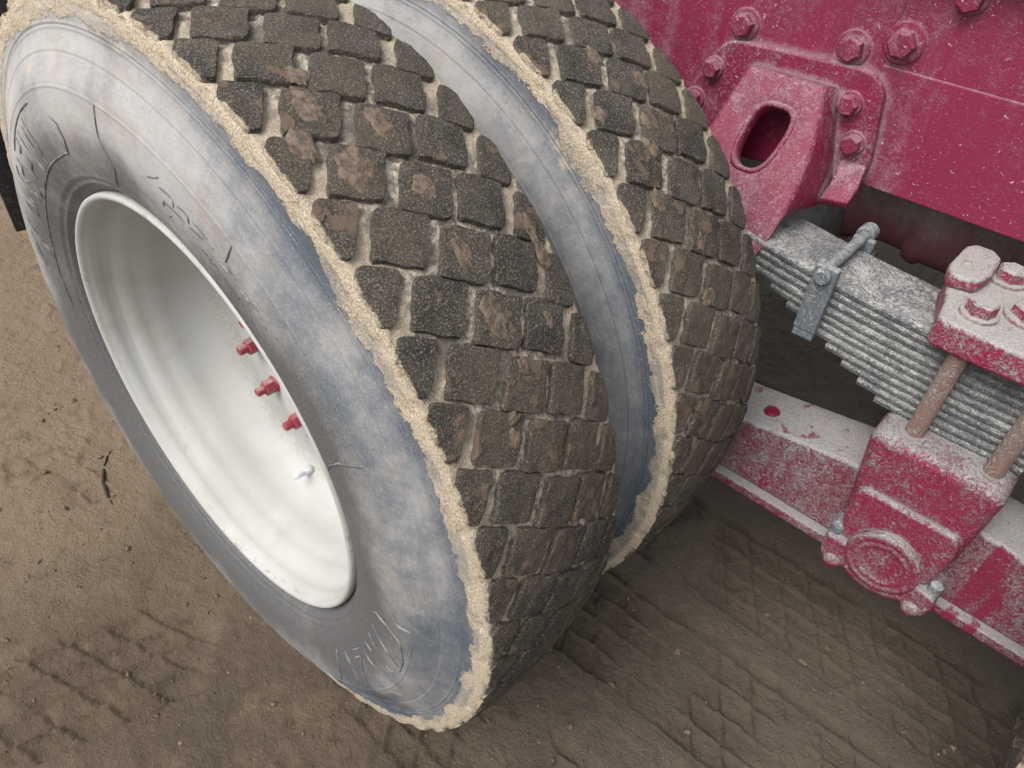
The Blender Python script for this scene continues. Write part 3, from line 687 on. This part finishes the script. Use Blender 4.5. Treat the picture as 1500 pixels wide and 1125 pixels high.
ff = [(0, 1, 3, 2), (2, 3, 5, 4), (6, 8, 9, 7), (8, 10, 11, 9), (4, 5, 11, 10), (1, 7, 9, 3), (3, 9, 11, 5), (0, 2, 8, 6), (2, 4, 10, 8), (0, 6, 7, 1)]
mesh_obj('foot', fv, ff, 'bracket', br, bevel=.003, seg=3)
for i, (x, z) in enumerate(((.2245, .350), (.2055, .301), (.4265, .358), (.4475, .312))): hex_bolt('bolt', (x, YP, z), (0, -1, 0), 'bolt', br, .023, .012, .0165, turn=.2+i*.5)
bpy.context.view_layer.update()
for c in br.children:
    c.matrix_parent_inverse = br.matrix_world.inverted()
rel(ch)
br.matrix_parent_inverse = Matrix.Translation(-Vector((.5, .77, .26)))
bpy.context.view_layer.update()
for c in br.children: c.matrix_parent_inverse = br.matrix_world.inverted()

# ================================================================ LEAF SPRING
sp = empty('leaf_spring', (.722, .675, .05)); tag(sp, 'grey dust-caked leaf spring pack clamped above the red beam', 'leaf spring')
CX = .722; NL = 11; LT = .0122
ends = [.10, .16, .24, .37, .447, .476, .517, .545, .572, .600, .629]
for i in range(NL):
    e = ends[i]; half = CX-e; N = 26; v = []; f = []
    for k in range(N+1):
        x = CX-half+2*half*k/N; d = x-CX; zt = .179-i*LT+.25*d*d*(1+.10*i/NL)
        jy = .0006*math.sin(i*5.1+k*.3)
        for (dy, dz) in ((-.0555, -.0042), (-.0545, -.0014), (-.0515, -.0002), (.0515, -.0002), (.0545, -.0014), (.0555, -.0042), (.0535, -LT+.0022), (.0490, -LT+.0001), (-.0490, -LT+.0001), (-.0535, -LT+.0022)):
            v.append((x, .675+dy+jy+(i % 3-1)*.0008, zt+dz))
    for k in range(N):
        for q in range(10): f.append((k*10+q, k*10+(q+1) % 10, k*10+10+(q+1) % 10, k*10+10+q))
    f.append(tuple(range(10))); f.append(tuple(range(N*10, N*10+10)))
    mesh_obj('leaf', v, f, 'spring', sp, smooth=True, auto=30)
for s in (1, -1):
    x = CX-s*(CX-.513); d = x-CX; zt = .179+.25*d*d
    cl = box('rebound_clip', (x-.0155, x+.0155, .607, .6195, .111, zt+.021), 'clip', sp, .003, 3)
    box('inner_strap', (x-.0155, x+.0155, .7305, .742, .111, zt+.014), 'clip', cl, .003)
    box('bottom_strap', (x-.0145, x+.0145, .6085, .741, .099, .1108), 'clip', cl, .002)
    rod('clip_bolt', (x-.003, .600, zt+.0125), (x-.003, .748, zt+.0125), .0078, 'clip', cl, 20)
    rod('bolt_head', (x-.003, .740, zt+.0135), (x-.003, .763, zt+.0135), .0130, 'clip', cl, 20, .003)
    rod('bolt_end', (x-.001, .598, zt+.0085), (x-.001, .6072, zt+.0085), .0105, 'clip', cl, 18, .002)
# top clamp plate with bosses
def zspring(x): return .179+.25*(x-CX)**2
pl_ = [(.652, .594), (.658, .586), (.70, .584), (.74, .584), (.79, .586), (.796, .594), (.806, .66), (.800, .74), (.792, .752), (.655, .752), (.640, .742), (.632, .690), (.640, .660), (.648, .630)]
def zprism(poly, z0, z1):
    n = len(poly); v = [(x, y, z0) for x, y in poly]+[(x, y, z1) for x, y in poly]
    return v, [tuple(range(n)), tuple(range(2*n-1, n-1, -1))]+[(i, (i+1) % n, n+(i+1) % n, n+i) for i in range(n)]
cp = mesh_obj('clamp_plate', *zprism(pl_, .1815, .2195), 'clamp', sp, bevel=.006, seg=3)
mesh_obj('ear', *zprism([(.632, .668), (.640, .660), (.668, .668), (.674, .70), (.672, .750), (.660, .765), (.636, .765), (.628, .75), (.627, .69)], .2196, .238), 'clamp', cp, bevel=.009, seg=4)
mesh_obj('ear', *zprism([(.70, .755), (.706, .748), (.80, .748), (.81, .77), (.80, .79), (.70, .79)], .2, .232), 'clamp', cp, bevel=.008, seg=3)
for i, (x, y, r) in enumerate(((.686, .626, .019), (.690, .733, .019), (.733, .664, .026), (.780, .626, .019), (.780, .733, .019))):
    hex_bolt('bolt', (x, y, .2193), (0, 0, 1), 'clamp', cp, r*1.55, .016 if r < .02 else .013, r*1.12, turn=.2+i*.6, wt=.005)
for x in (.692, .789):
    u = rod('u_bolt', (x, .6045, .046), (x, .6045, .183), .0118, 'ubolt', sp, 28)
    u2 = rod('u_bolt', (x, .7455, .046), (x, .7455, .183), .0118, 'ubolt', sp, 28)
rel(sp)

# ================================================================ EQUALIZER BEAM
bm_ = empty('equalizer_beam', (.742, .64, -.2)); tag(bm_, 'crusty red walking beam with cast centre saddle under the leaf spring', 'suspension beam')
def beam_loft(name, secs, mat, parent, bevel=.005):
    v = []; f = []
    for x, y0, y1, z0, z1 in secs: v += [(x, y0, z0), (x, y1, z0), (x, y1, z1), (x, y0, z1)]
    for i in range(len(secs)-1):
        for q in range(4): f.append((i*4+q, i*4+(q+1) % 4, i*4+4+(q+1) % 4, i*4+4+q))
    f.append((0, 1, 2, 3)); f.append(tuple(range(len(v)-4, len(v)))); return mesh_obj(name, v, f, mat, parent, bevel=bevel, seg=3)
body = beam_loft('beam_web', [(-.07, .598, .70, -.182, -.115), (.30, .598, .70, -.182, -.086), (.47, .598, .70, -.182, -.072), (.64, .598, .70, -.182, -.044), (.742, .598, .70, -.182, -.034), (.85, .598, .70, -.182, -.044), (1.02, .598, .70, -.182, -.072), (1.52, .598, .70, -.182, -.115)], 'beam', bm_, .007)
beam_loft('lower_lip', [(-.07, .584, .714, -.199, -.1815), (1.52, .584, .714, -.199, -.1815)], 'beam', body, .003)
v, f = lathe_vf((.508, .640, -.072), (0, 0, 1), [(0, .013), (.006, .013), (.0105, .0105), (.012, .006)], 20)
mesh_obj('plug', v, f, 'plug', body, smooth=True, auto=40)
# saddle
sdl = mesh_obj('saddle', *prism([(.652, .048), (.812, .048), (.818, .03), (.812, -.09), (.800, -.135), (.675, -.135), (.664, -.09), (.650, .03)], .568, .735), 'saddle', bm_, bevel=.016, seg=5)
mesh_obj('lower_panel', *prism([(.676, -.038), (.800, -.036), (.808, -.06), (.806, -.10), (.800, -.138), (.680, -.136), (.670, -.10), (.668, -.055)], .556, .5705), 'saddle', sdl, bevel=.006, seg=3)
BC = (.742, -.130)
def ringpoly(r, n=40, z0=-9): return [(BC[0]+r*math.cos(2*math.pi*k/n), BC[1]+r*math.sin(2*math.pi*k/n)) for k in range(n)]
cap = mesh_obj('bearing_cap', *prism([(.664, -.134), (.70, -.134), (.708, -.10), (.722, -.084), (.742, -.078), (.762, -.084), (.776, -.10), (.784, -.134), (.818, -.140), (.822, -.158), (.817, -.182), (.806, -.192), (.794, -.188), (.784, -.178), (.768, -.187), (.742, -.193), (.716, -.187), (.702, -.178), (.693, -.188), (.682, -.190), (.668, -.178), (.662, -.155)], .545, .700), 'saddle', sdl, bevel=.006, seg=3)
v, f = lathe_vf((BC[0], .545, BC[1]), (0, -1, 0), [(-.002, .050), (.002, .049), (.0038, .046), (.0042, .0420), (.0030, .0400), (.0028, .0370), (.0040, .0345), (.0042, .0315), (.0028, .0290), (.0020, .0262), (.0020, .015), (.0026, .0)], 56)
mesh_obj('hub_cap', v, f, 'saddle', sdl, smooth=True, auto=50)
hex_bolt('bolt', (.742, .5432, BC[1]), (0, -1, 0), 'saddle', sdl, .006, .0015, .004, wt=.0005)
for x, z in ((.672, -.134), (.811, -.138)):
    rod('stud', (x, .560, z-.006), (x, .560, z+.016), .0085, 'clip', sdl, 16, .003)
    rod('stud', (x, .552, z-.002), (x, .5682, z-.002), .0065, 'clip', sdl, 16, .002)
for x, s in ((.690, -1), (.796, 1)): mesh_obj('lug', *lathe_vf((x+s*.004, .5465, -.176), (0, -1, 0), [(0, .0125), (.004, .012), (.008, .0085), (.0095, .003)], 20), 'saddle', sdl, smooth=True)
rel(bm_); bpy.context.view_layer.update()
# ================================================================ running gear behind
for x, nm in ((0., 'beside the white-rimmed wheel'), (1.437, 'at the far end of the red beam')):
    ax = empty('drive_axle', (x, .70, -.05)); tag(ax, 'shaded axle tube running under the frame '+nm, 'axle', 'drive axles')
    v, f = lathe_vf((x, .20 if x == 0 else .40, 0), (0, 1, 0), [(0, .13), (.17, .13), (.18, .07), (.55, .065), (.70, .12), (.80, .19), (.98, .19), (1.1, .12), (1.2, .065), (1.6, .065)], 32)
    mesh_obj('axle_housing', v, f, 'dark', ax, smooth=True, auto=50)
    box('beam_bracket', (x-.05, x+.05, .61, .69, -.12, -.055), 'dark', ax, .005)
    rel(ax)
ds = empty('drive_shaft', (.6, 1.0, .12)); tag(ds, 'dull maroon drive shaft in the shade behind the leaf spring', 'drive shaft')
def sh(name, x0, x1, prof, mat, y=.97, z0=.15, parent=ds):
    v, f = lathe_vf((x0, y, z0), (1, 0, 0), prof, 32); return mesh_obj(name, v, f, mat, parent, smooth=True, auto=45)
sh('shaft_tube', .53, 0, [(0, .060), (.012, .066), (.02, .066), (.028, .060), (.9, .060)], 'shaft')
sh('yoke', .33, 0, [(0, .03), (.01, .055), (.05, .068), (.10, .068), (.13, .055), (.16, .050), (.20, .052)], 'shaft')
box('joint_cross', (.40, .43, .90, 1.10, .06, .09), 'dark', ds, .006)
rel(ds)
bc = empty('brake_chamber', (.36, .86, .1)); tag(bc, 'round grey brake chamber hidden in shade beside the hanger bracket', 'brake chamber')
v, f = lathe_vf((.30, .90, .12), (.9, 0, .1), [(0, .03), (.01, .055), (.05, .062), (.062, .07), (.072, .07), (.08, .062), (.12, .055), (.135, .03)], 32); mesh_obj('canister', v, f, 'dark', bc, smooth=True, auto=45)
box('mounting_arm', (.43, .50, .86, .93, -.02, .10), 'dark', bc, .006)
rel(bc)
# ================================================================ MUD FLAP
mf = empty('mud_flap', (-.70, .30, -.035)); tag(mf, 'black rubber mud flap hanging behind the white-rimmed wheel', 'mud flap')
v = []; f = []; NY, NZ = 40, 24
for side in (0, 1):
    for j in range(NZ+1):
        for i in range(NY+1):
            y = .035+.56*i/NY; z = -.035+.50*j/NZ
            x = -.70+.006*math.sin(y*9)*(1-j/NZ)+(.002*math.cos(y*2*math.pi/.016) if side else 0)+(.006 if side else 0)
            v.append((x, y, z))
S = (NY+1)*(NZ+1)
for j in range(NZ):
    for i in range(NY):
        a = j*(NY+1)+i; f += [(a, a+1, a+NY+2, a+NY+1), (S+a, S+a+NY+1, S+a+NY+2, S+a+1)]
for i in range(NY): f += [(i, S+i, S+i+1, i+1), (NZ*(NY+1)+i, NZ*(NY+1)+i+1, S+NZ*(NY+1)+i+1, S+NZ*(NY+1)+i)]
for j in range(NZ): a = j*(NY+1); b = a+NY; f += [(a, a+NY+1, S+a+NY+1, S+a), (b, S+b, S+b+NY+1, b+NY+1)]
mesh_obj('rubber_sheet', v, f, 'flap', mf)
box('hanger_bar', (-.692, -.676, .02, .80, .268, .292), 'galv', mf, .003)
rel(mf)
# ================================================================ SMALL THINGS ON THE GROUND
tw = mesh_obj('twig', *tube_vf([(x, y, gz(x, y)+.0015) for x, y in [(-.582, .015), (-.565, -.005), (-.539, -.025), (-.507, -.040), (-.473, -.050), (-.439, -.055)]], [.0010, .0024, .0034, .0036, .0028, .001], 7), 'twig', smooth=True)
tag(tw, 'short dark curved twig lying on the soil beside the white-rimmed wheel', 'twig')
def clods():
    parts = []
    base = bmesh.new(); bmesh.ops.create_icosphere(base, subdivisions=1, radius=1.); bv = [q.co.copy() for q in base.verts]; bf = [tuple(x.index for x in q.verts) for q in base.faces]; base.free()
    N = 4200; PX = rng.uniform(-1.1, 1.35, N); PYY = rng.uniform(-.65, 1.3, N); PZ = GZ+ground_h(PX, PYY)
    for x, y, z in zip(PX.tolist(), PYY.tolist(), PZ.tolist()):
        if abs(x) < .12 and 0 < y < .55: continue
        s = random.choice((.0011, .0014, .0018, .002, .0026, .0035)) if random.random() < .955 else random.choice((.0045, .006, .0075))
        q = Matrix.Rotation(random.uniform(0, 6.3), 3, (random.random(), random.random(), 1))
        sc3 = Vector((random.uniform(.7, 1.3), random.uniform(.7, 1.3), random.uniform(.45, .8)))*s
        parts.append(([Vector((x, y, z+s*.25))+q @ Vector((c.x*sc3.x, c.y*sc3.y, c.z*sc3.z))*random.uniform(.55, 1.3) for c in bv], bf))
    o = mesh_obj('soil_crumbs', *join(parts), 'clod'); tag(o, 'loose crumbs of soil and grit scattered over the ground', 'soil', kind='stuff')
clods()
